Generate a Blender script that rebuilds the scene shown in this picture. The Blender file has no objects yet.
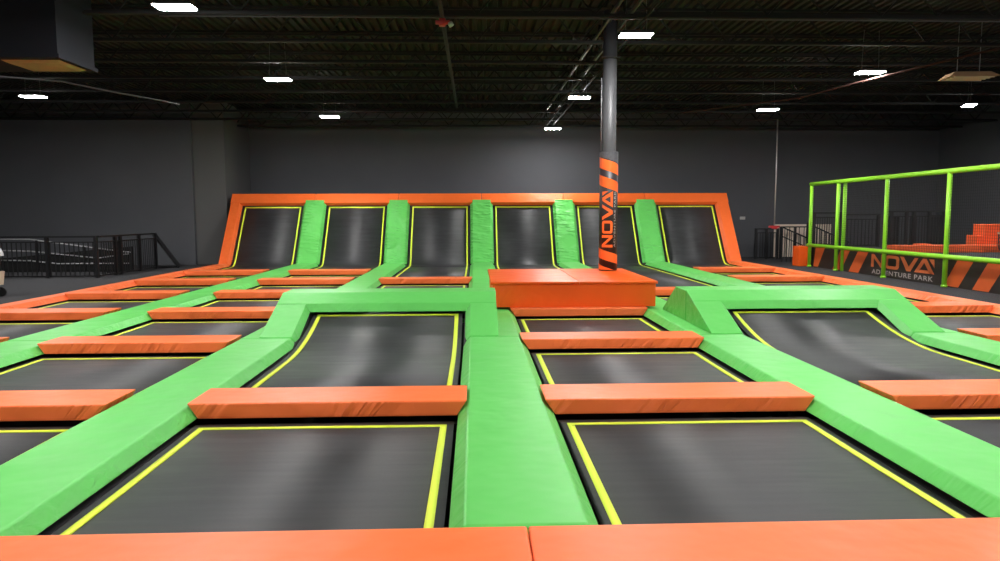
import bpy, bmesh, math, random
from mathutils import Vector, Matrix
random.seed(7)
SC = bpy.context.scene
COL = SC.collection
H = 1.424            # eye height above the beds

# ------------------------------------------------------------------ materials
def newmat(name):
    m = bpy.data.materials.new(name); m.use_nodes = True
    nt = m.node_tree
    return m, nt, nt.nodes['Principled BSDF']

def simple(name, col, rough=.6, metal=0, spec=.5, noise=0, nscale=8, bump=0, bscale=60):
    m, nt, b = newmat(name)
    b.inputs['Base Color'].default_value = (*col, 1)
    b.inputs['Roughness'].default_value = rough
    b.inputs['Metallic'].default_value = metal
    b.inputs['Specular IOR Level'].default_value = spec
    geo = nt.nodes.new('ShaderNodeNewGeometry')
    if noise:
        n = nt.nodes.new('ShaderNodeTexNoise'); n.inputs['Scale'].default_value = nscale; n.inputs['Detail'].default_value = 4
        nt.links.new(geo.outputs['Position'], n.inputs['Vector'])
        mr = nt.nodes.new('ShaderNodeMapRange'); mr.inputs[3].default_value = 1-noise; mr.inputs[4].default_value = 1+noise
        mx = nt.nodes.new('ShaderNodeVectorMath'); mx.operation = 'SCALE'; mx.inputs[0].default_value = col
        nt.links.new(n.outputs['Fac'], mr.inputs[0]); nt.links.new(mr.outputs[0], mx.inputs['Scale'])
        nt.links.new(mx.outputs[0], b.inputs['Base Color'])
    if bump:
        n = nt.nodes.new('ShaderNodeTexNoise'); n.inputs['Scale'].default_value = bscale
        nt.links.new(geo.outputs['Position'], n.inputs['Vector'])
        bp = nt.nodes.new('ShaderNodeBump'); bp.inputs['Strength'].default_value = bump; bp.inputs['Distance'].default_value = .01
        nt.links.new(n.outputs['Fac'], bp.inputs['Height']); nt.links.new(bp.outputs[0], b.inputs['Normal'])
    return m

def vinyl(name, col, pleat=1.0, rough=.42, scl=(20, 9, 2.6), rot=38):
    """padded vinyl: soft large dents everywhere, slanted pleats on the side faces"""
    m, nt, b = newmat(name)
    N, Lk = nt.nodes.new, nt.links.new
    b.inputs['Roughness'].default_value = rough
    b.inputs['Specular IOR Level'].default_value = .28
    geo = N('ShaderNodeNewGeometry')
    # faint wear in the colour
    n0 = N('ShaderNodeTexNoise'); n0.inputs['Scale'].default_value = 2.2; n0.inputs['Detail'].default_value = 5
    Lk(geo.outputs['Position'], n0.inputs['Vector'])
    mr = N('ShaderNodeMapRange'); mr.inputs[3].default_value = .94; mr.inputs[4].default_value = 1.06
    sc = N('ShaderNodeVectorMath'); sc.operation = 'SCALE'; sc.inputs[0].default_value = col
    Lk(n0.outputs['Fac'], mr.inputs[0]); Lk(mr.outputs[0], sc.inputs['Scale']); Lk(sc.outputs[0], b.inputs['Base Color'])
    # soft dents
    n1 = N('ShaderNodeTexNoise'); n1.inputs['Scale'].default_value = 3.5; n1.inputs['Detail'].default_value = 2
    Lk(geo.outputs['Position'], n1.inputs['Vector'])
    # pleats: slanted stretched noise, only on faces that are not level
    mp = N('ShaderNodeMapping'); mp.vector_type = 'TEXTURE'; mp.inputs['Rotation'].default_value = (0, math.radians(rot), 0); mp.inputs['Scale'].default_value = tuple(1/q for q in scl)
    Lk(geo.outputs['Position'], mp.inputs['Vector'])
    n2 = N('ShaderNodeTexNoise'); n2.inputs['Scale'].default_value = 1.0; n2.inputs['Detail'].default_value = 2; n2.inputs['Distortion'].default_value = .4
    Lk(mp.outputs[0], n2.inputs['Vector'])
    sx = N('ShaderNodeSeparateXYZ'); Lk(geo.outputs['True Normal'], sx.inputs[0])
    k = N('ShaderNodeMapRange'); k.inputs[1].default_value = .97; k.inputs[2].default_value = .7; k.inputs[3].default_value = .03; k.inputs[4].default_value = 1
    Lk(sx.outputs['Z'], k.inputs[0])
    n3 = N('ShaderNodeTexNoise'); n3.inputs['Scale'].default_value = 1.7
    Lk(geo.outputs['Position'], n3.inputs['Vector'])
    g = N('ShaderNodeMapRange'); g.inputs[1].default_value = .40; g.inputs[2].default_value = .60
    Lk(n3.outputs['Fac'], g.inputs[0])
    mu = N('ShaderNodeMath'); mu.operation = 'MULTIPLY'; Lk(k.outputs[0], mu.inputs[0]); Lk(g.outputs[0], mu.inputs[1])
    mu2 = N('ShaderNodeMath'); mu2.operation = 'MULTIPLY'; Lk(mu.outputs[0], mu2.inputs[0]); Lk(n2.outputs['Fac'], mu2.inputs[1])
    b1 = N('ShaderNodeBump'); b1.inputs['Strength'].default_value = .5; b1.inputs['Distance'].default_value = .03
    Lk(n1.outputs['Fac'], b1.inputs['Height'])
    b2 = N('ShaderNodeBump'); b2.inputs['Strength'].default_value = .8*pleat; b2.inputs['Distance'].default_value = .06
    Lk(mu2.outputs[0], b2.inputs['Height']); Lk(b1.outputs[0], b2.inputs['Normal']); Lk(b2.outputs[0], b.inputs['Normal'])
    return m

def matbed(name):
    """woven black jumping mat with dusty streaks"""
    m, nt, b = newmat(name)
    N, Lk = nt.nodes.new, nt.links.new
    geo = N('ShaderNodeNewGeometry')
    mp = N('ShaderNodeMapping'); mp.inputs['Scale'].default_value = (1.2, 9, 9); Lk(geo.outputs['Position'], mp.inputs['Vector'])
    n = N('ShaderNodeTexNoise'); n.inputs['Scale'].default_value = 1.3; n.inputs['Detail'].default_value = 6; n.inputs['Roughness'].default_value = .65
    Lk(mp.outputs[0], n.inputs['Vector'])
    n2 = N('ShaderNodeTexNoise'); n2.inputs['Scale'].default_value = 1.1; n2.inputs['Detail'].default_value = 3
    Lk(geo.outputs['Position'], n2.inputs['Vector'])
    ad = N('ShaderNodeMath'); ad.operation = 'ADD'; Lk(n.outputs['Fac'], ad.inputs[0]); Lk(n2.outputs['Fac'], ad.inputs[1])
    cr = N('ShaderNodeMapRange'); cr.inputs[1].default_value = .7; cr.inputs[2].default_value = 1.35; cr.inputs[3].default_value = .014; cr.inputs[4].default_value = .046
    Lk(ad.outputs[0], cr.inputs[0])
    cb = N('ShaderNodeCombineXYZ')
    for i in range(3): Lk(cr.outputs[0], cb.inputs[i])
    tn = N('ShaderNodeVectorMath'); tn.operation = 'MULTIPLY'; tn.inputs[1].default_value = (.96, .99, 1.07)
    Lk(cb.outputs[0], tn.inputs[0]); Lk(tn.outputs[0], b.inputs['Base Color'])
    rr = N('ShaderNodeMapRange'); rr.inputs[1].default_value = .8; rr.inputs[2].default_value = 1.3; rr.inputs[3].default_value = .46; rr.inputs[4].default_value = .60
    Lk(ad.outputs[0], rr.inputs[0]); Lk(rr.outputs[0], b.inputs['Roughness'])
    b.inputs['Specular IOR Level'].default_value = .42
    w1 = N('ShaderNodeTexNoise'); w1.inputs['Scale'].default_value = 90; Lk(mp.outputs[0], w1.inputs['Vector'])
    w2 = N('ShaderNodeTexNoise'); w2.inputs['Scale'].default_value = 1.0; w2.inputs['Detail'].default_value = 1; Lk(mp.outputs[0], w2.inputs['Vector'])
    bp = N('ShaderNodeBump'); bp.inputs['Strength'].default_value = .12; bp.inputs['Distance'].default_value = .003; Lk(w1.outputs['Fac'], bp.inputs['Height'])
    bp2 = N('ShaderNodeBump'); bp2.inputs['Strength'].default_value = .12; bp2.inputs['Distance'].default_value = .02; Lk(w2.outputs['Fac'], bp2.inputs['Height'])
    Lk(bp.outputs[0], bp2.inputs['Normal']); Lk(bp2.outputs[0], b.inputs['Normal'])
    return m

def emis(name, col, s):
    m, nt, b = newmat(name)
    b.inputs['Base Color'].default_value = (1, 1, 1, 1)
    b.inputs['Emission Color'].default_value = (*col, 1)
    b.inputs['Emission Strength'].default_value = s
    return m

M = dict(
    green=vinyl('green_vinyl', (.13, .58, .115), .45),
    green_wall=vinyl('green_wall_vinyl', (.13, .58, .115), 1.7, .42, (2.2, 3, 15), 6),
    orange=vinyl('orange_vinyl', (.95, .185, .050)),
    orange_gloss=vinyl('orange_gloss_vinyl', (.86, .11, .012), .35, .33),
    orange_wall=vinyl('orange_wall_vinyl', (.93, .16, .03), .4, .4),
    mat=matbed('jump_mat_weave'),
    yellow=simple('yellow_webbing', (.74, .88, .05), .6, bump=.1, bscale=150),
    steel=simple('black_steel', (.010, .010, .011), .5, .0, .4, noise=.2),
    void=simple('pit_floor_black', (.006, .006, .006), .9, noise=.3),
    carpet=simple('charcoal_carpet', (.055, .055, .058), .95, spec=.1, noise=.25, nscale=30, bump=.4, bscale=220),
    wall=simple('black_painted_wall', (.098, .101, .112), .75, spec=.25, noise=.10, nscale=.9, bump=.15, bscale=30),
    wall2=simple('dark_grey_painted_pier', (.112, .112, .112), .75, spec=.25, noise=.06, nscale=1.2),
    deck=simple('black_roof_deck', (.024, .0225, .0215), .85, spec=.2, noise=.2, nscale=2),
    joist=simple('black_painted_joist', (.020, .020, .020), .8, spec=.2, noise=.15),
    duct=simple('dark_duct_sheet', (.010, .011, .016), .7, spec=.2, noise=.1),
    tan=simple('tan_diffuser', (.45, .28, .15), .7, noise=.15, nscale=6),
    pipe=simple('grey_painted_column', (.055, .056, .06), .5, noise=.1),
    sleeve=simple('dark_printed_vinyl', (.022, .017, .020), .45, noise=.15, nscale=20, bump=.2, bscale=30),
    sleeve_top=simple('worn_grey_vinyl', (.07, .07, .08), .45, noise=.5, nscale=25),
    prt=simple('printed_orange', (.90, .14, .015), .45, noise=.05),
    prt_wall=simple('banner_orange', (.62, .105, .02), .5, noise=.08),
    nova=simple('banner_letter_orange', (.66, .16, .05), .5, noise=.05),
    prt_white=simple('printed_grey_white', (.40, .36, .34), .5, noise=.05),
    banner=simple('dark_banner_vinyl', (.020, .014, .012), .5, noise=.2, nscale=8),
    lime=simple('lime_foam_tube', (.30, .74, .03), .45, noise=.12, nscale=10),
    net=simple('black_netting', (.02, .02, .02), .8),
    foam=vinyl('orange_foam_block', (.85, .13, .035), .2, .5),
    rail=simple('black_rail_paint', (.008, .008, .009), .4, noise=.1),
    rail_worn=simple('worn_handrail', (.35, .35, .36), .35, noise=.3, nscale=20),
    beige=simple('beige_board', (.80, .66, .54), .7, noise=.1, nscale=3),
    white=simple('white_plastic', (.75, .77, .80), .45, noise=.05),
    beigecloth=simple('beige_cloth', (.60, .46, .33), .85, noise=.12, nscale=15),
    rubber=simple('black_rubber', (.012, .012, .012), .7, noise=.2),
    red=simple('red_enamel', (.45, .03, .035), .45, noise=.1),
    brass=simple('pale_metal', (.55, .52, .5), .35, .6, noise=.1),
    cable=simple('grey_cable', (.16, .16, .17), .5, noise=.1),
    cable_red=simple('rust_red_cable', (.05, .024, .02), .9, spec=.1, noise=.1),
    housing=simple('lamp_housing', (.05, .05, .05), .5, noise=.1),
    lamp=emis('led_panel_glow', (1.0, .985, .97), 400),
)

# ------------------------------------------------------------------ mesh helpers
def mk(name, bm, mat, parent=None, smooth=False):
    me = bpy.data.meshes.new(name)
    bmesh.ops.recalc_face_normals(bm, faces=bm.faces)
    bm.to_mesh(me); bm.free()
    o = bpy.data.objects.new(name, me); COL.objects.link(o)
    for m in (mat if isinstance(mat, (list, tuple)) else [mat]): me.materials.append(m)
    if smooth: me.shade_smooth()
    if parent: o.parent = parent
    return o
def tag(o, label, cat, group=None):
    o['label'] = label; o['category'] = cat
    if group: o['group'] = group
    return o
def empty(name, loc, label, cat, group=None, rz=0):
    o = bpy.data.objects.new(name, None); COL.objects.link(o)
    o.location = loc; o.rotation_euler = (0, 0, rz); o.empty_display_size = .1
    return tag(o, label, cat, group)
def struct(o): o['kind'] = 'structure'; return o
def box(bm, x0, x1, y0, y1, z0, z1, mi=0):
    v = [bm.verts.new(p) for p in ((x0,y0,z0),(x1,y0,z0),(x1,y1,z0),(x0,y1,z0),(x0,y0,z1),(x1,y0,z1),(x1,y1,z1),(x0,y1,z1))]
    for f in ((3,2,1,0),(4,5,6,7),(0,1,5,4),(1,2,6,5),(2,3,7,6),(3,0,4,7)):
        bm.faces.new([v[i] for i in f]).material_index = mi
def loft(bm, a, b, mi=0):
    """closed solid between two loops of equal length"""
    va = [bm.verts.new(p) for p in a]; vb = [bm.verts.new(p) for p in b]; n = len(a)
    bm.faces.new(va[::-1]).material_index = mi; bm.faces.new(vb).material_index = mi
    for i in range(n):
        bm.faces.new((va[i], va[(i+1) % n], vb[(i+1) % n], vb[i])).material_index = mi
def beam(bm, p, q, w, h=None, up=(0,0,1), mi=0):
    h = h or w
    p, q = Vector(p), Vector(q); d = (q-p).normalized(); u = Vector(up)
    if abs(d.dot(u)) > .95: u = Vector((1,0,0))
    s = d.cross(u).normalized(); u = s.cross(d).normalized()
    c = [s*(-w/2)+u*(-h/2), s*(w/2)+u*(-h/2), s*(w/2)+u*(h/2), s*(-w/2)+u*(h/2)]
    loft(bm, [p+k for k in c], [q+k for k in c], mi)
def tube(bm, pts, r, n=10, mi=0, caps=True):
    pts = [Vector(p) for p in pts]; rings = []
    for i, p in enumerate(pts):
        d = (pts[min(i+1, len(pts)-1)]-pts[max(i-1, 0)]).normalized()
        u = Vector((0,0,1)) if abs(d.z) < .9 else Vector((1,0,0))
        s = d.cross(u).normalized(); u = s.cross(d)
        rings.append([bm.verts.new(p+(s*math.cos(2*math.pi*k/n)+u*math.sin(2*math.pi*k/n))*r) for k in range(n)])
    for a, b in zip(rings, rings[1:]):
        for k in range(n):
            f = bm.faces.new((a[k], a[(k+1) % n], b[(k+1) % n], b[k])); f.smooth = True; f.material_index = mi
    if caps:
        bm.faces.new(rings[0][::-1]).material_index = mi; bm.faces.new(rings[-1]).material_index = mi
def pad_bm(bot, top, bev=.014):
    """bevelled foam slab from its bottom loop and top loop"""
    bm = bmesh.new(); loft(bm, bot, top)
    bmesh.ops.recalc_face_normals(bm, faces=bm.faces)
    bmesh.ops.bevel(bm, geom=list(bm.edges), offset=bev, segments=3, profile=.6, affect='EDGES', clamp_overlap=True)
    for f in bm.faces: f.smooth = True
    return bm
def padobj(name, bot, top, mat, parent=None, bev=.014, loc=None):
    bm = pad_bm(bot, top, bev)
    if loc: bmesh.ops.translate(bm, vec=-Vector(loc), verts=bm.verts)
    o = mk(name, bm, mat, parent)
    if loc: o.location = loc
    # keep big faces flat while the rounded edges stay smooth
    wn = o.modifiers.new('weighted', 'WEIGHTED_NORMAL'); wn.keep_sharp = True
    return o
def dup(o, loc, parent=None):
    c = o.copy(); COL.objects.link(c); c.location = loc
    if parent: c.parent = parent
    return c

# ------------------------------------------------------------------ court layout
S = 2.5
def sc_x(k): return .215+(k-3)*S                 # centre line of strip k (0 = left border, 6 = right border)
def fold(r): return 4.90+2.46*r                   # front edge of divider r
TB, TT = .345, .268                              # strip half width: base, top
ZB, ZT = .02, .102
PD = .48                                         # divider depth
LANE = ['leftmost lane', 'second lane from left', 'third lane from left', 'fourth lane from left', 'fifth lane from left', 'rightmost lane']
ORD = ['first', 'second', 'third', 'fourth', 'fifth', 'sixth', 'seventh']
wu = Vector((0, .579, .815)); wn_ = Vector((0, -.815, .579)); W0 = Vector((0, 20.42, .02))
def wp(x, t, n): v = W0+wu*t+wn_*n; return Vector((x, v.y, v.z))

# ---- trampolines
def resample(prof, step=.12):
    out = []
    # Catmull-Rom through the profile
    P = [prof[0]]+list(prof)+[prof[-1]]
    for i in range(1, len(P)-2):
        a, b, c, d = (Vector((*P[j], 0)) for j in (i-1, i, i+1, i+2))
        n = max(1, int((c-b).length/step))
        if abs(b.y) < 1e-6 and abs(c.y) < 1e-6: n = 1
        for k in range(n):
            t = k/n
            v = .5*((2*b)+(c-a)*t+(2*a-5*b+4*c-d)*t*t+(3*b-a-3*c+d)*t**3)
            if abs(b.y) < 1e-6 and abs(c.y) < 1e-6: v = b.lerp(c, t)
            out.append((v.x, v.y))
    out.append(tuple(prof[-1]))
    return out
def ribbon(bm, prof, x0, x1, th, off=0):
    """strip of cloth following the profile, thickness th, lifted by off"""
    n = len(prof); rows = []
    for i, (y, z) in enumerate(prof):
        a = prof[max(i-1, 0)]; b = prof[min(i+1, n-1)]
        d = Vector((b[0]-a[0], b[1]-a[1])).normalized(); nn = Vector((-d.y, d.x))
        lo = Vector((y, z))+nn*off; hi = lo+nn*th
        rows.append([bm.verts.new((x0, lo.x, lo.y)), bm.verts.new((x1, lo.x, lo.y)), bm.verts.new((x1, hi.x, hi.y)), bm.verts.new((x0, hi.x, hi.y))])
    bm.faces.new(rows[0][::-1]); bm.faces.new(rows[-1])
    for a, b in zip(rows, rows[1:]):
        for k in range(4):
            f = bm.faces.new((a[k], a[(k+1) % 4], b[(k+1) % 4], b[k])); f.smooth = k in (0, 2)
def cut(prof, a, b):
    """part of the profile between arc lengths a and b from its start (b<0: from the end)"""
    L = [0]
    for p, q in zip(prof, prof[1:]): L.append(L[-1]+math.hypot(q[0]-p[0], q[1]-p[1]))
    if b <= 0: b = L[-1]+b
    if a < 0: a = L[-1]+a
    def at(s):
        for i in range(len(L)-1):
            if s <= L[i+1]+1e-9:
                t = (s-L[i])/(L[i+1]-L[i]); p, q = prof[i], prof[i+1]
                return (p[0]+(q[0]-p[0])*t, p[1]+(q[1]-p[1])*t)
        return prof[-1]
    return [at(a)]+[prof[i] for i in range(len(L)) if a+1e-4 < L[i] < b-1e-4]+[at(b)]
def trampoline(lane, prof, y0, name, label, cat, group, topgap=.075, lift=.0, legs=True):
    xl, xr = sc_x(lane)+.435, sc_x(lane+1)-.435      # border line centres
    cx = (xl+xr)/2
    t = empty(name, (cx, y0, 0), label, cat, group)
    P = [(y-y0, z) for y, z in resample(prof)]
    hw = (xr-xl)/2
    bm = bmesh.new(); ribbon(bm, P, -hw-.07, hw+.07, .008, -.008)
    mk('jump_mat', bm, M['mat'], t)
    w = .045
    bm = bmesh.new()
    Q = cut(P, .09, -topgap)
    for s in (-1, 1): ribbon(bm, Q, s*hw-w/2, s*hw+w/2, .004, .0005)
    ribbon(bm, cut(P, .09, .09+w), -hw, hw, .004, .001)
    ribbon(bm, cut(Q, -w, 0), -hw, hw, .004, .001)
    mk('border_line', bm, M['yellow'], t)
    bm = bmesh.new()
    fx = S/2-TB+.0
    for s in (-1, 1): ribbon(bm, P, s*(fx+.045)-.045, s*(fx+.045)+.045, .06, -.075)
    (ya, za), (yb, zb) = P[0], P[-1]
    box(bm, -fx, fx, ya-.09, ya-.02, za-.07, za-.012)
    box(bm, -fx, fx, yb+.05, yb+.12, zb-.09, zb-.03)
    for s in (-1, 1):
        for y in (ya+.05, 0.5*(ya+min(yb, ya+4)), ):
            box(bm, s*(fx+.045)-.03, s*(fx+.045)+.03, y-.03, y+.03, -.6, -.07)
    mk('frame', bm, M['steel'], t)
    return t, xl, xr

flat_proto = None
kicker_lanes = {2: 1, 4: 1}
wall_start = {0: 6, 1: 6, 2: 5, 3: 5, 4: 4, 5: 6}
div_rows = {0: [0,1,2,3,4,5], 1: [0,1,2,3,4,5], 2: [0,2,3,4], 3: [0,1,2,3,4], 4: [0,2,3], 5: [0,1,2,3,4,5]}
bed_rows = {0: range(6), 1: range(6), 2: [0,3,4], 3: range(5), 4: [0,3], 5: range(6)}
for lane in range(6):
    cnt = 0
    for r in bed_rows[lane]:
        ya, yb = 2.82+2.46*r+.05, 4.83+2.46*r
        yc = (ya+yb)/2
        lab = 'flat black trampoline with yellow edge line, %s, %s flat bed from front' % (LANE[lane], ORD[cnt])
        cnt += 1
        if flat_proto is None:
            flat_proto, xl, xr = trampoline(lane, [(ya, 0), (yc, -.004), (yb, 0)], yc, 'trampoline', lab, 'trampoline', 'flat trampolines')
        else:
            t = dup(flat_proto, (sc_x(lane)+S/2, yc, 0)); t['label'] = lab
            for ch in flat_proto.children: dup(ch, ch.location, t)
    # leaning wall trampoline
    r = wall_start[lane]
    y0 = 2.82+2.46*r+.05
    top = wp(0, 2.13, 0)
    a = wp(0, .32, 0); b = wp(0, .9, 0); c = wp(0, 1.5, 0)
    prof = [(y0, 0), (19.6, 0), (20.08, .004), (20.38, .05), (a.y, a.z), (b.y, b.z), (c.y, c.z), (top.y, top.z)]
    extra = {0: 'leftmost wall trampoline leaning back at the far end, beside the left orange border',
             1: 'second wall trampoline from left, bright sheen, leaning back at the far end',
             2: 'third wall trampoline from left, leaning back, its mat running onto the floor',
             3: 'fourth wall trampoline from left, bright sheen, leaning behind the orange box',
             4: 'fifth wall trampoline from left, leaning, partly hidden by the striped column',
             5: 'rightmost wall trampoline leaning back at the far end, right orange border beside it'}[lane]
    trampoline(lane, prof, y0, 'leaning_trampoline', extra, 'trampoline', 'leaning wall trampolines', .05)
for lane in (2, 4):
    y0 = 5.33
    prof = [(y0, 0), (6.4, 0), (7.0, 0), (7.4, .022), (7.8, .085), (8.15, .17), (8.50, .275)]
    trampoline(lane, prof, y0, 'kicker_trampoline', 'curved black trampoline rising into the %s raised green frame' % ('left' if lane == 2 else 'right'), 'trampoline', 'kicker trampolines', .06)

# ---- orange dividers (shaped to fit between the strip bevels)
def divider_loops(cx, y0, depth, hb, ht):
    bot = [(cx-hb, y0, ZB), (cx+hb, y0, ZB), (cx+hb, y0+depth, ZB), (cx-hb, y0+depth, ZB)]
    top = [(cx-ht, y0-.0, .132), (cx+ht, y0-.0, .132), (cx+ht, y0+depth-.02, .132), (cx-ht, y0+depth-.02, .132)]
    return bot, top
dproto = None
for lane in range(6):
    for i, r in enumerate(div_rows[lane]):
        cx = sc_x(lane)+S/2; y0 = fold(r)
        ii = [q for q in div_rows[lane]].index(r)
        lab = 'orange padded divider bar across %s, %s one from the front' % (LANE[lane], ORD[ii])
        if lane == 2 and r == 2: lab = 'orange divider bar hidden behind the left raised green frame, third lane from left'
        if lane == 4 and r == 2: lab = 'orange divider bar hidden behind the right raised green frame, fifth lane from left'
        if dproto is None:
            b_, t_ = divider_loops(cx, y0, PD, S/2-TB-.003, S/2-.275)
            dproto = padobj('divider_pad', b_, t_, M['orange'], loc=(cx, y0, ZB)); d = dproto
        else: d = dup(dproto, (cx, y0, ZB))
        tag(d, lab, 'pad', 'orange divider pads')

# ---- green strips, in lengths that meet end to end
def strip_loops(cx, ya, yb):
    bot = [(cx-TB, ya, ZB), (cx+TB, ya, ZB), (cx+TB, yb, ZB), (cx-TB, yb, ZB)]
    top = [(cx-TT, ya+(.05 if ya < 3 else .004), ZT), (cx+TT, ya+(.05 if ya < 3 else .004), ZT), (cx+TT, yb-.004, ZT), (cx-TT, yb-.004, ZT)]
    return bot, top
segs = [(2.89, 7.73), (7.732, 12.65), (12.652, 17.57), (17.572, 20.30)]
SN = ['leftmost green strip', 'second green strip from left', 'middle green strip', 'fourth green strip from left', 'rightmost green strip']
sproto = {}
for k in range(1, 6):
    for j, (ya, yb) in enumerate(segs):
        cx = sc_x(k)
        if j not in sproto:
            b_, t_ = strip_loops(cx, ya, yb)
            s = sproto[j] = padobj('strip_pad', b_, t_, M['green'], loc=(cx, ya, ZB))
        else: s = dup(sproto[j], (cx, sproto[j].location.y, ZB))
        tag(s, 'long green pad, %s length from the front in the %s' % (ORD[j], SN[k-1]), 'pad', 'green walkway pads')
# ---- orange border: near edge, left edge, right edge
bx0, bx1 = sc_x(0), sc_x(6)+.07
for k in range(6):
    xa, xb = sc_x(k)+.002, sc_x(k+1)-.002
    if k == 0: xa = bx0
    if k == 5: xb = bx1
    d = padobj('border_pad', [(xa, 2.40, ZB), (xb, 2.40, ZB), (xb, 2.885, ZB), (xa, 2.885, ZB)],
               [(xa, 2.43, .13), (xb, 2.43, .13), (xb, 2.865, .13), (xa, 2.865, .13)], M['orange'], loc=((xa+xb)/2, 2.4, ZB))
    nm = ['far left', 'second', 'left of the middle seam', 'right of the middle seam', 'fifth', 'far right'][k]
    tag(d, 'orange border pad nearest the camera, %s piece%s' % (nm, '' if k not in (1, 4) else ' from left'), 'pad', 'orange border pads, near edge')
for side, k in ((-1, 0), (1, 6)):
    c = sc_x(k); xo = c+(.07 if side > 0 else 0); xi = c-side*TB; xt = c-side*TT
    for j in range(7):
        ya = 2.89 if j == 0 else fold(j-1)+.2; yb = fold(j)+.196 if j < 6 else 20.3
        d = padobj('border_pad', [(xo, ya, ZB), (xi, ya, ZB), (xi, yb, ZB), (xo, yb, ZB)],
                   [(xo-side*.02, ya, ZT), (xt, ya, ZT), (xt, yb, ZT), (xo-side*.02, yb, ZT)], M['orange'], loc=(c, ya, ZB))
        tag(d, 'orange border pad on the %s edge of the court, %s from the front' % ('left' if side < 0 else 'right', ORD[j]), 'pad', 'orange border pads, %s edge' % ('left' if side < 0 else 'right'))
# ---- wall pads
for k in range(1, 6):
    c = sc_x(k)
    bot = [wp(c-TB, 0.02, .02), wp(c+TB, 0.02, .02), wp(c+TB, 2.27, .02), wp(c-TB, 2.27, .02)]
    top = [wp(c-TT, -.03, .128), wp(c+TT, -.03, .128), wp(c+TT, 2.245, .128), wp(c-TT, 2.245, .128)]
    d = padobj('wall_strip_pad', bot, top, M['green_wall'], bev=.02, loc=(c, W0.y, W0.z))
    tag(d, 'wrinkled green pad leaning on the wall ramp, %s of five from the left' % ORD[k-1], 'pad', 'green wall pads')
for k in range(6):
    xa, xb = sc_x(k)+.005, sc_x(k+1)-.005
    if k == 0: xa = bx0
    if k == 5: xb = bx1
    bot = [wp(xa, 2.12, .0), wp(xb, 2.12, .0), wp(xb, 2.51, .0), wp(xa, 2.51, .0)]
    top = [wp(xa, 2.15, .118), wp(xb, 2.15, .118), wp(xb, 2.49, .118), wp(xa, 2.49, .118)]
    d = padobj('wall_cap_pad', bot, top, M['orange_wall'], loc=((xa+xb)/2, W0.y+1.1, 1.8))
    tag(d, 'orange cap pad along the top of the wall ramp, %s of six from the left' % ORD[k], 'pad', 'orange cap pads on the wall ramp')
for side, k in ((-1, 0), (1, 6)):
    c = sc_x(k); xo = c+(.07 if side > 0 else 0); xi = c-side*TB; xt = c-side*TT
    bot = [wp(xo, 0.0, .0), wp(xi, 0.0, .0), wp(xi, 2.118, .0), wp(xo, 2.118, .0)]
    top = [wp(xo-side*.015, -.02, .116), wp(xt, -.02, .116), wp(xt, 2.145, .116), wp(xo-side*.015, 2.145, .116)]
    d = padobj('wall_side_pad', bot, top, M['orange_wall'], loc=(c, W0.y, W0.z))
    tag(d, 'slanting orange side pad closing the %s end of the wall ramp' % ('left' if side < 0 else 'right'), 'pad')
# steel frame carrying the wall ramp
t = empty('ramp_support_frame', (sc_x(3), 21.3, -.6), 'black steel frame propping up the leaning wall trampolines from behind', 'frame')
for k in range(7):
    bm = bmesh.new(); x = sc_x(k)-sc_x(3)
    if k == 0: x += .06
    if k == 6: x -= .06
    a, b = wp(x, -.1, -.12), wp(x, 2.35, -.12)
    o = Vector((0, 21.3, -.6))
    beam(bm, a-o, b-o, .08); beam(bm, b-o, Vector((x, b.y+.25, -.6))-o, .08); beam(bm, Vector((x, 20.5, -.0))-o, Vector((x, 22.0, -.0))-o, .06)
    beam(bm, Vector((x, a.y, a.z))-o, Vector((x, a.y, -.6))-o, .08)
    mk('upright', bm, M['steel'], t)
bm = bmesh.new(); beam(bm, wp(bx0-sc_x(3), 2.3, -.05)-o, wp(bx1-sc_x(3), 2.3, -.05)-o, .07); mk('cross_beam', bm, M['steel'], t)

# ---- kickers: raised green frames
for nm, lane, xlo, xli, xri, xro in (('left', 2, -2.36, -2.01, -.055, .26), ('right', 4, 2.64, 2.985, 4.945, 5.31)):
    cx = (xlo+xro)/2
    t = empty('raised_pad_frame', (cx, 7.74, ZT), 'raised green padded ramp frame around the %s kicker trampoline' % nm, 'pad frame', 'raised green frames')
    def P(name, bot, top, bev=.014):
        f = lambda L: [Vector(p)-Vector((cx, 7.74, ZT)) for p in L]
        return padobj(name, f(bot), f(top), M['green'], t, bev)
    g = .006
    # side pads
    for xo, xi, s in ((xlo, xli, 1), (xro, xri, -1)):
        bot = [(xo, 7.74, ZT+.003), (xi+s*.06, 7.74, .035), (xi+s*.06, 8.38, .285), (xo, 8.455, ZT+.003)]
        top = [(xo+s*.004, 7.745, .112), (xi, 7.745, .112), (xi, 8.46-g, .385), (xo+s*.004, 8.46-g, .385)]
        P('side_pad', bot, top, .009)
    bot = [(xlo+.004, 8.40, .295), (xro-.004, 8.40, .295), (xro-.004, 8.73, .385), (xlo+.004, 8.73, .385)]
    top = [(xlo+.004, 8.46+g, .392), (xro-.004, 8.46+g, .392), (xro-.004, 8.73, .494), (xlo+.004, 8.73, .494)]
    P('front_cap_pad', bot, top, .009)
    pr = [(8.742, ZT+.004), (8.742, .493), (9.2, .495), (9.805, .14), (9.805, ZT+.004)]
    for xo, xi in ((xlo, xli), (xri, xro)):
        pf = [(8.462, ZT+.003), (8.73, ZT+.003), (8.73, .378), (8.462, .30)]
        P('flank_block', [(xo+.004, y, z) for y, z in pf], [(xi-.004, y, z) for y, z in pf], .006)
    P('rear_block', [(xlo, y, z) for y, z in pr], [(xro, y, z) for y, z in pr], .012)

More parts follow.
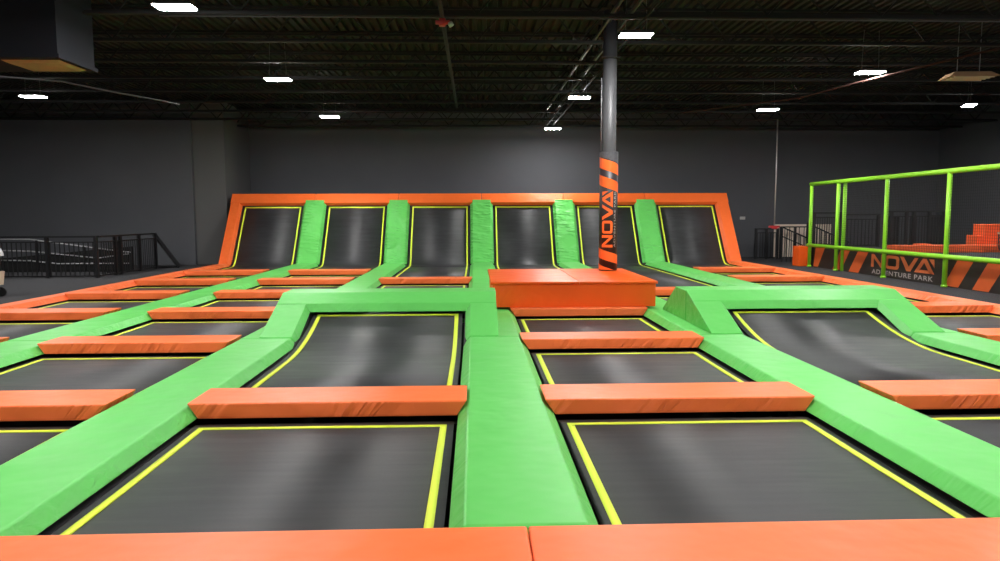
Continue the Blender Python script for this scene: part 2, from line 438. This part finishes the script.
# ---- orange box and its column
BX = Vector((1.41, 9.93, .134))
t = empty('padded_platform_box', BX, 'large orange padded box on the court at the foot of the striped column', 'padded box')
def PB(name, x0, x1, y0, y1, z0, z1, bev):
    v = lambda x, y, z: Vector((x, y, z))-BX
    return padobj(name, [v(x0,y0,z0), v(x1,y0,z0), v(x1,y1,z0), v(x0,y1,z0)], [v(x0,y0,z1), v(x1,y0,z1), v(x1,y1,z1), v(x0,y1,z1)], M['orange_gloss'], t, bev)
PB('box_body', .255, 2.575, 9.955, 12.37, .134, .458, .01)
PB('lid_panel', .225, 1.478, 9.93, 12.40, .46, .498, .012)
PB('lid_panel', 1.482, 2.60, 9.93, 12.40, .46, .498, .012)

CX, CY, CR = 2.26, 11.95, .152
CB = .50
def zc(z): return 1.424+(z-1.424)*.955-CB
def cyl(bm, cx, cy, r, z0, z1, n=32, mi=0):
    a = [bm.verts.new((cx+r*math.cos(2*math.pi*k/n), cy+r*math.sin(2*math.pi*k/n), z0)) for k in range(n)]
    b = [bm.verts.new((v.co.x, v.co.y, z1)) for v in a]
    for k in range(n):
        f = bm.faces.new((a[k], a[(k+1) % n], b[(k+1) % n], b[k])); f.smooth = True; f.material_index = mi
    bm.faces.new(a[::-1]).material_index = mi; bm.faces.new(b).material_index = mi
t = empty('support_column', (CX, CY, CB), 'round dark steel roof column rising out of the orange box', 'column')
bm = bmesh.new(); cyl(bm, 0, 0, .115, 0, 4.28); mk('shaft', bm, M['pipe'], t)
bm = bmesh.new(); box(bm, -.2, .2, -.2, .2, 4.28, 4.31); box(bm, -.16, .16, -.16, .16, 3.5, 3.515); mk('cap_plate', bm, M['joist'], t)
bm = bmesh.new(); tube(bm, [(-.135, 0, 2.0), (-.135, 0, 3.2)], .010, 6); mk('conduit', bm, M['cable'], t)

# letters as polygons (unit height)
def ring(o_, i_): return ('ring', o_, i_)
def L_N(): return [[(0,0),(0,1),(.22,1),(.22,0)], [(.22,1),(.22,.68),(.80,0),(.80,.32)], [(.80,0),(.80,1),(1.02,1),(1.02,0)]]
def L_O():
    out = [(.22,0),(.85,0),(1.0,.05),(1.07,.2),(1.07,.8),(1.0,.95),(.85,1),(.22,1),(.07,.95),(0,.8),(0,.2),(.07,.05)]
    inn = [(.30,.22),(.77,.22),(.82,.24),(.85,.30),(.85,.70),(.82,.76),(.77,.78),(.30,.78),(.25,.76),(.22,.70),(.22,.30),(.25,.24)]
    return [[out[i], out[(i+1) % 12], inn[(i+1) % 12], inn[i]] for i in range(12)]
def L_V(): return [[(0,1),(.27,1),(.66,.32),(.50,0)], [(.50,0),(.66,.32),(.78,0)], [(.78,0),(.66,.32),(1.05,1),(1.30,1)]]
def L_A():
    a = [[(0,0),(.56,1),(.72,.64),(.36,0)], [(.26,0),(.40,.22),(1.05,.22),(1.25,0)], [(.56,1),(.80,1),(1.34,0),(1.06,0),(.66,.72)],
         [(.96,1),(1.30,1),(1.34,.42)]]
    a[0] = [(0,0),(.56,1),(.66,.72),(.26,0)]
    return a
def nova_polys():
    P = []; x = 0
    for f, w in ((L_N, 1.14), (L_O, 1.12), (L_V, 1.04), (L_A, 1.34)):
        P += [[(px+x, py) for px, py in poly] for poly in f()]; x += w
    return P, x
def text_tris(txt):
    cu = bpy.data.curves.new('lettering', 'FONT'); cu.body = txt; cu.size = 1; cu.space_character = 1.12; cu.offset = .012; cu.resolution_u = 2
    ob = bpy.data.objects.new('lettering', cu); COL.objects.link(ob)
    dg = bpy.context.evaluated_depsgraph_get(); dg.update()
    me = bpy.data.meshes.new_from_object(ob.evaluated_get(dg))
    T = [[(me.vertices[i].co.x, me.vertices[i].co.y) for i in p.vertices] for p in me.polygons]
    bpy.data.objects.remove(ob); bpy.data.meshes.remove(me); bpy.data.curves.remove(cu)
    xs = [p[0] for q in T for p in q]; ys = [p[1] for q in T for p in q]
    x0, x1, y0, y1 = min(xs), max(xs), min(ys), max(ys)
    return [[((a-x0)/(x1-x0), (b-y0)/(y1-y0)) for a, b in q] for q in T]      # normalised to 0..1 both ways
def addpoly(bm, poly, f, mi, cuts=0):
    b2 = bmesh.new(); vs = [b2.verts.new((p[0], p[1], 0)) for p in poly]
    try: b2.faces.new(vs)
    except ValueError: b2.free(); return
    if cuts:
        bmesh.ops.triangulate(b2, faces=b2.faces); bmesh.ops.subdivide_edges(b2, edges=b2.edges, cuts=cuts, use_grid_fill=True)
    mp = {v: bm.verts.new(f(v.co.x, v.co.y)) for v in b2.verts}
    for fc in b2.faces:
        bm.faces.new([mp[v] for v in fc.verts]).material_index = mi
    b2.free()
NP, NW = nova_polys()
ADV = text_tris('ADVENTURE PARK')

th0 = math.atan2(-CY, -CX)
def cylmap(off):
    R = CR+off
    return lambda s, z: (R*math.cos(th0+s/CR), R*math.sin(th0+s/CR), zc(z))
bm = bmesh.new()
cyl(bm, 0, 0, CR, .002, zc(2.535), 40, 0)
f = cylmap(.0035)
def band(zl, zr, zl2, zr2, mi, off=.0035):
    fm = cylmap(off); n = 14; a = -CR*1.62; b = CR*1.62
    sl = lambda u, p, q: p+(q-p)*((u/CR+1)/2)
    for i in range(n):
        u, v = a+(b-a)*i/n, a+(b-a)*(i+1)/n
        zz = [sl(u, zl2, zr2), sl(v, zl2, zr2), sl(v, zl, zr), sl(u, zl, zr)]
        zz = [min(max(k, .475), 2.533) for k in zz]
        pts = [fm(u, zz[0]), fm(v, zz[1]), fm(v, zz[2]), fm(u, zz[3])]
        if abs(zz[0]-zz[3])+abs(zz[1]-zz[2]) < 1e-3: continue
        fc = bm.faces.new([bm.verts.new(p) for p in pts]); fc.material_index = mi
band(2.53, 2.53, 2.45, 2.35, 3, .003)
band(2.43, 2.33, 2.25, 2.14, 1)
band(2.13, 2.02, 1.95, 1.84, 1)
band(.845, .75, .68, .585, 1)
band(.565, .455, .30, .2, 1)
# lettering reads upward: text x -> z, text y -> towards the left
hN = .185
nov = lambda x, y: f(.075-y*hN, .87+x/NW*.98)
for p in NP: addpoly(bm, p, nov, 1, 2)
adv = lambda x, y: f(.135-y*.038, .87+x*.98)
for p in ADV: addpoly(bm, p, adv, 2, 0)
mk('printed_wrap', bm, [M['sleeve'], M['prt'], M['prt_white'], M['sleeve_top']], t)

# ------------------------------------------------------------------ room shell
RX0, RX1, RY0, RY1, RZ = -16.0, 15.9, -8.0, 24.0, 4.83
def wallbox(name, *a, mat='wall'):
    bm = bmesh.new(); box(bm, *a); return struct(mk(name, bm, M[mat]))
wallbox('wall_back', RX0, RX1, RY1, RY1+.2, -.8, RZ+.4)
wallbox('wall_back_left', RX0, -8.35, 21.5, 21.7, 0, RZ)
wallbox('trim_1', -8.35, -7.42, 21.62, RY1, 0, RZ, mat='wall2')
wallbox('wall_left', RX0-.2, RX0, RY0, RY1, -.8, RZ+.4)
wallbox('wall_right', RX1, RX1+.2, RY0, RY1, -.8, RZ+.4)
wallbox('wall_front', RX0, RX1, RY0-.2, RY0, -.8, RZ+.4)
bm = bmesh.new()
hx0, hx1, hy0, hy1 = bx0-.01, bx1+.01, 2.39, 22.4
for a in ((RX0, RX1, RY0, hy0), (RX0, hx0, hy0, hy1), (hx1, RX1, hy0, hy1), (RX0, RX1, hy1, RY1)): box(bm, *a, -.62, 0)
struct(mk('floor', bm, M['carpet']))
bm = bmesh.new(); box(bm, hx0, hx1, hy0, hy1, -.7, -.6); struct(mk('floor_pit', bm, M['void']))
# roof deck with ribs running away from the camera
bm = bmesh.new()
x = RX0; prof = []
while x < RX1:
    prof += [(x, RZ), (x+.07, RZ), (x+.085, RZ+.05), (x+.145, RZ+.05)]; x += .16
prof.append((RX1, RZ))
a = [bm.verts.new((p[0], RY0, p[1])) for p in prof]; b = [bm.verts.new((p[0], RY1, p[1])) for p in prof]
for i in range(len(prof)-1): bm.faces.new((a[i], a[i+1], b[i+1], b[i]))
box(bm, RX0, RX1, RY0, RY1, RZ+.08, RZ+.2)
struct(mk('ceiling', bm, M['deck']))

# ------------------------------------------------------------------ roof joists
ZJ = 4.25
t0 = None
ys = [2.6+1.56*k for k in range(14)]
for i, y in enumerate(ys):
    lab = 'black open-web roof joist, number %d counted from the back wall' % (len(ys)-i)
    if t0 is None:
        t0 = empty('roof_joist', (0, y, ZJ), lab, 'roof joist', 'roof joists')
        bm = bmesh.new(); box(bm, RX0+.02, RX1-.02, -.045, .045, 0, .03); box(bm, RX0+.02, RX1-.02, -.008, .008, .03, .06); mk('bottom_chord', bm, M['joist'], t0)
        bm = bmesh.new(); box(bm, RX0+.02, RX1-.02, -.05, .05, .53, .565); box(bm, RX0+.02, RX1-.02, -.01, .01, .49, .53); mk('top_chord', bm, M['joist'], t0)
        bm = bmesh.new(); x = RX0+.1; up = False
        while x+.45 < RX1:
            beam(bm, (x, 0, .5 if up else .04), (x+.42, 0, .04 if up else .5), .022); x += .42; up = not up
        mk('web', bm, M['joist'], t0); t = t0
    else:
        t = dup(t0, (0, y, ZJ)); t['label'] = lab
        for ch in t0.children: dup(ch, ch.location, t)
# girder running away from the camera over the column
t = empty('roof_girder', (2.235, 12.55, 4.44), 'black trussed girder running front to back above the striped column', 'girder')
bm = bmesh.new()
beam(bm, (-.14, -9.0, .02), (-.14, 11.2, .02), .035, .05); beam(bm, (.14, -9.0, .02), (.14, 11.2, .02), .035, .05); mk('bottom_chord', bm, M['pipe'], t)
bm = bmesh.new(); y = -9.0; up = False
while y < 11:
    beam(bm, (0, y, .35 if up else .03), (0, y+.3, .03 if up else .35), .03); y += .3; up = not up
mk('web', bm, M['joist'], t)
bm = bmesh.new(); box(bm, -.08, .08, -9, 11.2, .345, .38); mk('top_chord', bm, M['joist'], t)

# pipes and cables up there
def pipe(name, pts, r, mat, label, cat, n=8):
    bm = bmesh.new(); c = Vector(pts[0]); tube(bm, [Vector(p)-c for p in pts], r, n)
    o = mk(name, bm, M[mat]); o.location = c; return tag(o, label, cat)
t = empty('sprinkler_pipe', (-.42, 9.9, 4.11), 'long black sprinkler pipe with a small red valve, under the roof joists', 'pipe')
bm = bmesh.new(); tube(bm, [(0, -8, 0), (0, 8, 0)], .03, 10); mk('main_pipe', bm, M['joist'], t)
for y in (-6, -2, 2, 6):
    bm = bmesh.new(); tube(bm, [(0, y, .03), (0, y, .725)], .008, 6); mk('hanger_rod', bm, M['joist'], t)
bm = bmesh.new(); tube(bm, [(0, 0, -.02), (0, 0, -.12)], .045, 12); tube(bm, [(-.09, 0, -.07), (.10, 0, -.07)], .028, 10); mk('valve_body', bm, M['red'], t)
bm = bmesh.new(); tube(bm, [(.10, 0, -.07), (.13, 0, -.12)], .035, 10); mk('gauge', bm, M['brass'], t)
pipe('ceiling_cable', [(-8.8, 13.0, 3.93), (-7.4, 13.3, 3.86), (-6.6, 13.6, 3.72), (-5.9, 13.9, 3.62), (-5.6, 13.95, 3.56)], .014, 'cable', 'pale loose cable sagging from the ceiling near the left lamp', 'cable')
pipe('ceiling_cable', [(9.4, 10.9, 4.26), (8.3, 11.8, 4.08), (7.75, 12.6, 3.99), (7.35, 13.6, 3.95), (7.0, 15.3, 3.93), (6.3, 16.3, 3.95), (5.2, 18.0, 4.0)], .018, 'cable_red', 'long drooping reddish cable under the ceiling on the right', 'cable')
pipe('ceiling_conduit', [(-4.4, 10.4, 4.235), (9.6, 10.4, 4.235)], .009, 'pipe', 'thin grey conduit running across below the roof joists', 'conduit')
pipe('ceiling_conduit', [(2.42, 7.0, 4.19), (2.42, 22.5, 4.19)], .016, 'joist', 'dark pipe running front to back beside the striped column, above the middle lamp row', 'conduit')
pipe('ceiling_conduit', [(2.20, 12.3, 4.16), (2.20, 22.5, 4.14)], .010, 'joist', 'thinner dark pipe running back from the column, left of the thicker pipe', 'conduit')

# ------------------------------------------------------------------ lamps
LZ = 4.05
lamps = [(-3.40, 8.46, 'nearest lamp on the upper left, above the left lanes'), (-3.41, 12.76, 'middle lamp of the left row'),
         (-3.45, 17.4, 'farthest lamp of the left row, near the wall ramp'), (-8.72, 14.63, 'lamp at the far left, beside the duct box'),
         (2.16, 9.6, 'large lamp next to the top of the column'), (2.14, 14.56, 'lamp just left of the column, middle row'),
         (2.17, 19.69, 'farthest lamp of the middle row, low above the wall ramp'), (6.66, 11.95, 'nearest visible lamp on the right'),
         (6.67, 16.13, 'lamp above the hanging cable on the right'), (10.87, 15.47, 'small angled lamp at the far right'),
         (-3.4, 4.1, ''), (-3.4, -.3, ''), (-3.4, -4.6, ''), (2.2, 4.6, ''), (2.2, -.4, ''), (2.2, -5, ''), (6.67, 7.3, ''), (6.67, 2.6, ''), (6.67, -2.4, ''),
         (-8.7, 9.9, ''), (-8.7, 5, ''), (-8.7, 0, ''), (11.2, 10.4, ''), (11.2, 5.4, ''), (11.2, 0, '')]
lp = None
for i, (x, y, d) in enumerate(lamps):
    x *= 1.105; y *= 1.105
    lab = ('white glowing LED ceiling light, '+d) if d else 'white glowing LED ceiling light out of view overhead or behind the camera'
    if lp is None:
        lp = empty('ceiling_light', (x, y, LZ), lab, 'ceiling light', 'LED ceiling lights')
        bm = bmesh.new(); loft(bm, [(-.245,-.13,.012),(.245,-.13,.012),(.245,.13,.012),(-.245,.13,.012)], [(-.21,-.1,.06),(.21,-.1,.06),(.21,.1,.06),(-.21,.1,.06)])
        mk('housing', bm, M['housing'], lp)
        bm = bmesh.new(); box(bm, -.23, .23, -.12, .12, 0, .010); mk('diffuser', bm, M['lamp'], lp)
        for s in (-1, 1):
            bm = bmesh.new(); tube(bm, [(s*.15, 0, .06), (s*.16, 0, .17), (s*.14, 0, .77)], .003, 5); mk('hanger_wire', bm, M['cable'], lp)
    else:
        t = dup(lp, (x, y, LZ)); t['label'] = lab
        if i == 9: t.rotation_euler = (0, 0, math.radians(65))
        for ch in lp.children: dup(ch, ch.location, t)

# ------------------------------------------------------------------ duct box and vent
t = empty('duct_unit', (-6.9, 10.14, 3.5), 'big dark ceiling duct box at the upper left with a tan outlet underneath', 'air unit')
bm = bmesh.new(); box(bm, -1.6, 1.47, -.45, .46, .02, 1.32); box(bm, -1.63, 1.50, -.48, .49, 0, .05); mk('casing', bm, M['duct'], t)
bm = bmesh.new()
loft(bm, [(.72, -.27, -.03), (1.36, -.27, -.03), (1.36, .28, -.03), (.72, .28, -.03)], [(.66, -.33, .0), (1.42, -.33, .0), (1.42, .34, .0), (.66, .34, .0)])
mk('outlet', bm, M['tan'], t)
t = empty('air_diffuser', (8.63, 12.35, 3.80), 'tan metal air diffuser hanging below the ceiling at upper right', 'air vent')
bm = bmesh.new(); loft(bm, [(-.42,-.18,0),(.40,-.26,0),(.36,.26,0),(-.36,.28,0)], [(-.30,-.1,.09),(.30,-.15,.09),(.26,.18,.09),(-.26,.2,.09)]); mk('hood', bm, M['tan'], t)
bm = bmesh.new()
for k in range(4): beam(bm, (-.34, -.14+.1*k, -.012), (.34, -.18+.11*k, -.012), .03, .012)
mk('louvre', bm, M['beige'], t)
bm = bmesh.new()
for s in (-1, 1): tube(bm, [(s*.2, 0, .09), (s*.2, 0, 1.02)], .006, 5)
mk('hanger_wire', bm, M['cable'], t)

# ------------------------------------------------------------------ net enclosure on the right
NX = 9.27
posts = [19.3, 17.86, 15.72, 13.62, 11.5, 9.4, 7.3]
t = empty('net_enclosure', (NX, 13.3, 0), 'lime green padded tube frame hung with black net along the right side', 'net fence')
def ry(y): return y-13.3
for i, y in enumerate(posts):
    bm = bmesh.new(); tube(bm, [(0, ry(y), 0), (0, ry(y), 2.28)], .046, 14)
    tube(bm, [(0, ry(y), .0), (0, ry(y), .04)], .06, 14)
    mk('post', bm, M['lime'], t)
bm = bmesh.new(); tube(bm, [(.10, ry(17.72), .0), (.10, ry(17.72), 2.24)], .045, 14); mk('post', bm, M['lime'], t)
bm = bmesh.new(); tube(bm, [(0, ry(19.36), 2.27), (0, ry(7.2), 2.27)], .052, 14); mk('top_rail', bm, M['lime'], t)
bm = bmesh.new(); tube(bm, [(-.03, ry(19.36), .60), (-.03, ry(7.2), .60)], .048, 14); mk('lower_rail', bm, M['lime'], t)
for a, b in zip(posts, posts[1:]):
    bm = bmesh.new(); n = int((a-b)/.055)
    for k in range(1, n): 
        y = ry(b+(a-b)*k/n); beam(bm, (.0, y, .62), (.0, y, 2.25), .0035)
    m = 30
    for k in range(1, m):
        z = .62+(1.63)*k/m; beam(bm, (0, ry(a), z), (0, ry(b), z), .0035)
    mk('net', bm, M['net'], t)
# printed banner below the lower rail
bm = bmesh.new(); PX = 9.38
o3 = Vector((PX, 13.3, 0))
box(bm, 0, .05, ry(19.28), ry(7.2), .0, .555, 0)
fb = lambda y, z, off=.0025: (-off, y-13.3, z)
def stripe(y0t, y1t, y0b, y1b, mi=1): addpoly(bm, [(y0b, .012), (y1b, .012), (y1t, .545), (y0t, .545)], lambda a, b: fb(a, b), mi)
stripe(19.18, 18.66, 19.27, 19.02)
stripe(17.83, 17.38, 18.24, 17.79)
stripe(17.01, 16.55, 17.42, 16.97)
stripe(13.42, 12.98, 13.80, 13.37)
stripe(12.60, 12.16, 12.98, 12.55)
stripe(11.78, 11.34, 12.16, 11.73)
stripe(10.3, 9.86, 10.68, 10.24)
for p in NP: addpoly(bm, p, lambda x, y: fb(16.42-x/NW*2.32, .205+y*.305), 2)
for p in ADV: addpoly(bm, p, lambda x, y: fb(16.38-x*2.25, .05+y*.105), 3)
b_o = mk('banner', bm, [M['banner'], M['prt_wall'], M['nova'], M['prt_white']]); b_o.location = o3
tag(b_o, 'dark banner with orange stripes and the words NOVA ADVENTURE PARK below the net', 'banner')

# raised play platform behind the banner
bm = bmesh.new(); box(bm, 9.42, RX1, 4.0, 19.9, 0, .55)
struct(mk('floor_platform', bm, M['carpet']))
# orange foam beam and steps on the platform
padobj_ = lambda n, x0, x1, y0, y1, z0, z1, lab, cat, mat='foam', group=None: tag(padobj(n, [(x0,y0,z0),(x1,y0,z0),(x1,y1,z0),(x0,y1,z0)], [(x0,y0,z1),(x1,y0,z1),(x1,y1,z1),(x0,y1,z1)], M[mat], loc=((x0+x1)/2, (y0+y1)/2, z0)), lab, cat, group)
padobj_('foam_beam', 9.75, 12.75, 16.0, 16.5, .552, .715, 'long low orange foam wall lying on the platform behind the net', 'foam wall')
padobj_('foam_step', 11.98, 12.145, 16.51, 16.9, .552, .93, 'small lower orange foam step left of the taller block', 'foam block', group='orange foam steps')
padobj_('foam_step', 12.15, 13.4, 16.51, 16.9, .552, 1.19, 'tall orange foam block behind the net at the right edge', 'foam block', group='orange foam steps')
padobj_('corner_pad', 9.02, 9.34, 19.42, 19.8, .0, .56, 'glossy orange padded block on the floor beside the net corner post', 'padded block', 'orange_gloss')
# dark mesh barrel with tan rim in front of the blocks
t = empty('mesh_basket', (12.02, 15.6, .552), 'dark mesh basket with a tan rim cut by the right edge of the photo', 'basket')
bm = bmesh.new(); n = 18
for k in range(n):
    a = 2*math.pi*k/n; tube(bm, [(.10*math.cos(a), .10*math.sin(a), .0), (.17*math.cos(a), .17*math.sin(a), .16), (.17*math.cos(a), .17*math.sin(a), .43)], .007, 5)
for z, r in ((.01, .10), (.08, .135), (.16, .17), (.26, .17), (.35, .17)): tube(bm, [(r*math.cos(2*math.pi*k/24), r*math.sin(2*math.pi*k/24), z) for k in range(25)], .007, 5, caps=False)
cyl(bm, 0, 0, .095, 0, .012, 18)
mk('mesh_body', bm, M['rubber'], t)
bm = bmesh.new(); tube(bm, [(.17*math.cos(2*math.pi*k/24), .17*math.sin(2*math.pi*k/24), .45) for k in range(25)], .026, 8, caps=False); mk('rim', bm, M['beigecloth'], t)

# ------------------------------------------------------------------ railings
def railing(name, a, b, z0, h, posts_, label, cat='railing', gap=.11, group=None, two=True, mat='rail'):
    a = Vector(a); b = Vector(b); L = (b-a).length; rz = math.atan2(b.y-a.y, b.x-a.x)
    t = empty(name, (a.x, a.y, z0), label, cat, group, rz)
    bm = bmesh.new(); box(bm, 0, L, -.025, .025, h-.04, h); mk('top_rail', bm, M[mat], t)
    if two: bm = bmesh.new(); box(bm, 0, L, -.014, .014, h-.16, h-.135); mk('upper_rail', bm, M[mat], t)
    bm = bmesh.new(); box(bm, 0, L, -.016, .016, .03, .06); mk('bottom_rail', bm, M[mat], t)
    for p in posts_:
        bm = bmesh.new(); box(bm, p-.035, p+.035, -.035, .035, 0, h-.002); box(bm, p-.05, p+.05, -.05, .05, 0, .012); mk('post', bm, M[mat], t)
    bm = bmesh.new(); n = max(1, int(round(L/gap)))
    for k in range(1, n): box(bm, L*k/n-.009, L*k/n+.009, -.009, .009, .06, h-(.16 if two else .04))
    mk('balusters', bm, M[mat], t)
    return t
railing('railing', (-12.6, 17.0, 0), (-8.86, 17.0, 0), 0, .99, [.035, 1.3, 2.57, 3.70], 'long black metal railing on the left carpet, facing the camera')
railing('railing', (-8.86, 17.06, 0), (-8.86, 20.05, 0), 0, .99, [.75, 1.0, 2.0, 2.95], 'black metal railing on the left running back towards the wall')
# sloping brace panel at its end
bm = bmesh.new(); loft(bm, [(0, -.02, 0), (.05, -.02, 0), (.68, -.02, .0), (.60, -.02, .0), (.06, -.02, .92), (0, -.02, .96)], [(0, .02, 0), (.05, .02, 0), (.68, .02, .0), (.60, .02, .0), (.06, .02, .92), (0, .02, .96)])
bm.free(); bm = bmesh.new()
beam(bm, (.0, 0, .94), (.64, 0, .04), .05, .20, up=(0, 1, 0)); beam(bm, (.02, 0, .0), (.02, 0, .96), .05)
beam(bm, (.02, 0, .025), (.66, 0, .025), .05)
o = mk('slanted_brace', bm, M['rail']); o.location = (-8.98, 20.25, 0)
tag(o, 'black slanted brace sloping down from the end of the left railing', 'brace')
# ramp behind the front railing: sloping handrails, dark infill
t = empty('ramp_railing', (-12.6, 18.9, 0), 'dark sloping ramp railing with worn handrails behind the left railing', 'railing')
def slope(name, pts, r, mat): bm = bmesh.new(); tube(bm, pts, r, 6); return mk(name, bm, M[mat], t)
slope('handrail', [(0, 0, .86), (1.0, 0, .86), (3.6, 0, .50)], .018, 'rail_worn')
slope('handrail', [(0, 0, .58), (1.0, 0, .55), (2.75, 0, .36), (3.6, 0, .48)], .018, 'rail_worn')
slope('lower_handrail', [(0, 0, .32), (1.0, 0, .30), (1.7, 0, .22), (3.6, 0, .22)], .018, 'rail_worn')
bm = bmesh.new()
loft(bm, [(0, .02, 0), (3.62, .02, 0), (3.62, .02, .66), (2.7, .02, .58), (0, .02, .34)], [(0, .06, 0), (3.62, .06, 0), (3.62, .06, .66), (2.7, .06, .58), (0, .06, .34)])
mk('infill_panel', bm, M['void'], t)
bm = bmesh.new()
for x in (.05, 1.2, 2.4, 3.58):
    bm2 = bmesh.new(); box(bm2, x-.03, x+.03, -.02, .02, 0, .86 if x < 1.1 else .86-.14*(x-1.0)); mk('post', bm2, M['rail'], t)
bm.free()

# right side railings
railing('railing', (9.16, 22.9, 0), (9.95, 22.9, 0), 0, 1.0, [.035, .38, .75], 'short black railing panel left of the beige board at the back right', gap=.09)
t = railing('gate', (9.99, 22.9, 0), (10.95, 22.9, 0), 0, 1.06, [.03, .5, .93], 'black barred gate standing before the beige board', 'gate', gap=.16, two=False)
o = padobj_('notice_board', 10.0, 11.95, 23.35, 23.42, .0, 1.12, 'pale beige upright board leaning at the back right behind black bars', 'board', 'beige')
# stair rail
t = empty('stair_railing', (9.75, 21.4, 0), 'black stair railing sloping down to the right near the net corner', 'railing')
def sb(name, f_): 
    bm = bmesh.new(); f_(bm); return mk(name, bm, M['rail'], t)
sb('handrail', lambda bm: (beam(bm, (-.35, 0, 1.06), (.4, 0, .74), .04), beam(bm, (.55, 0, 1.12), (1.75, 0, .58), .04)))
sb('lower_handrail', lambda bm: (beam(bm, (-.35, 0, .78), (.4, 0, .46), .03), beam(bm, (.55, 0, .5), (1.75, 0, .12), .03)))
def bal(bm):
    for k in range(6): x = -.33+.14*k; box(bm, x-.01, x+.01, -.01, .01, .0, 1.06-(x+.35)*.427)
    for k in range(9): x = .58+.14*k; box(bm, x-.01, x+.01, -.01, .01, .0, 1.12-(x-.55)*.45)
sb('balusters', bal)
sb('post', lambda bm: box(bm, .42, .50, -.04, .04, 0, 1.2))
railing('platform_railing', (9.55, 19.75, 0), (10.5, 19.75, 0), .552, .95, [.035, .91], 'black mesh railing standing on the platform corner behind the green post', gap=.07)
railing('platform_railing', (10.0, 19.1, 0), (11.1, 19.1, 0), .552, .90, [.035, 1.06], 'faint black railing on the platform behind the net, left section', gap=.10)
t = railing('platform_railing', (11.2, 18.9, 0), (12.79, 18.9, 0), .552, .98, [.10, .52, .72, 1.15, 1.55], 'dark railing with thick posts on the platform behind the net, right section', gap=.08)
for a in ((.0, .35, .03, .05, .05, .84), (1.2, 1.59, .03, .05, .05, .86)):
    bm = bmesh.new(); box(bm, *a); mk('solid_panel', bm, M['void'], t)
# small shapes lying at the fence foot
for i, (x, w, hgt, lab) in enumerate(((11.8, .32, .10, 'low reddish foam piece lying by the platform railing, left one'), (12.2, .2, .07, 'low reddish foam piece lying by the platform railing, right one'))):
    padobj_('foam_scrap', x, x+w, 18.4, 18.7, .552, .552+hgt, lab, 'foam piece', group='foam pieces by the railing')
# hanging cord with red reel
t = empty('drop_cord', (8.98, 21.0, 1.02), 'red plug box hanging on a long grey cord at the back right', 'hanging cord')
bm = bmesh.new(); tube(bm, [(0, 0, .1), (.01, 0, 1.6), (.0, 0, 3.22)], .020, 8); mk('cord', bm, M['brass'], t)
bm = bmesh.new(); loft(bm, [(-.06,-.05,0),(.06,-.05,0),(.06,.05,0),(-.06,.05,0)], [(-.10,-.06,.09),(.10,-.06,.09),(.10,.06,.09),(-.10,.06,.09)]); box(bm, -.16, .16, -.03, .03, .03, .09); mk('plug_box', bm, M['red'], t)
# little plate on the back wall
bm = bmesh.new(); box(bm, -.09, .09, -.02, 0, -.05, .05); box(bm, -.03, .03, -.03, -.02, -.02, .02)
o = mk('wall_plate', bm, M['brass']); o.location = (9.15, 23.995, 1.33); tag(o, 'small pale metal plate on the dark back wall right of the ramp', 'wall plate')

# ------------------------------------------------------------------ stroller at the left edge
t = empty('stroller', (-8.80, 12.9, 0), 'black stroller with white hood and beige basket, cut by the left edge', 'stroller')
bm = bmesh.new()
pts = []
n = 10
for k in range(n+1):
    a = math.pi*(.02+.62*k/n); pts.append((.30*math.cos(a), .72+.26*math.sin(a)))
loop = pts+[(pts[-1][0]+.05, pts[-1][1]-.14), (.0, .70)]
loft(bm, [(x, -.21, z) for x, z in loop], [(x, .21, z) for x, z in loop]); mk('hood', bm, M['white'], t)
bm = bmesh.new(); loft(bm, [(-.20,-.18,.36),(.20,-.18,.36),(.20,.18,.36),(-.20,.18,.36)], [(-.27,-.2,.70),(.26,-.2,.70),(.26,.2,.70),(-.27,.2,.70)]); mk('seat', bm, M['rubber'], t)
bm = bmesh.new(); loft(bm, [(-.22,-.16,.22),(.29,-.16,.22),(.29,.16,.22),(-.22,.16,.22)], [(-.26,-.2,.46),(.30,-.2,.46),(.30,.2,.46),(-.26,.2,.46)]); mk('basket', bm, M['beigecloth'], t)
for s in (-1, 1):
    bm = bmesh.new(); tube(bm, [(.20, s*.20, .12), (.05, s*.23, .55), (-.38, s*.23, 1.0)], .013, 8); tube(bm, [(-.28, s*.23, .12), (.05, s*.23, .55)], .013, 8); mk('side_tube', bm, M['rail'], t)
    for x in (.20, -.28):
        bm = bmesh.new(); tube(bm, [(x, s*.23-.02, .085), (x, s*.23+.02, .085)], .083, 18); w = mk('wheel', bm, M['rubber'], t)
bm = bmesh.new(); tube(bm, [(-.38, -.23, 1.0), (-.38, .23, 1.0)], .016, 8); mk('push_handle', bm, M['rubber'], t)

# ------------------------------------------------------------------ camera, world, view
cam = bpy.data.cameras.new('camera'); co = bpy.data.objects.new('camera', cam); COL.objects.link(co)
cam.sensor_width = 36; cam.lens = 36*708.7/1000; cam.clip_start = .05; cam.clip_end = 200
fwd = Vector((.03544618, .99525857, -.09057569)).normalized()
rgt = Vector((1.41011936e-03, -5.06179e-05, -4.35622e-06)).normalized()
up = rgt.cross(fwd).normalized(); rgt = fwd.cross(up).normalized()
co.matrix_world = Matrix(((rgt.x, up.x, -fwd.x, 0), (rgt.y, up.y, -fwd.y, 0), (rgt.z, up.z, -fwd.z, H), (0, 0, 0, 1)))
SC.camera = co
w = bpy.data.worlds.new('world'); SC.world = w; w.use_nodes = True
w.node_tree.nodes['Background'].inputs[0].default_value = (.5, .55, .6, 1); w.node_tree.nodes['Background'].inputs[1].default_value = .02
SC.view_settings.view_transform = 'Standard'; SC.view_settings.look = 'None'
SC.view_settings.exposure = 0; SC.view_settings.gamma = 1; SC.view_settings.use_curve_mapping = False
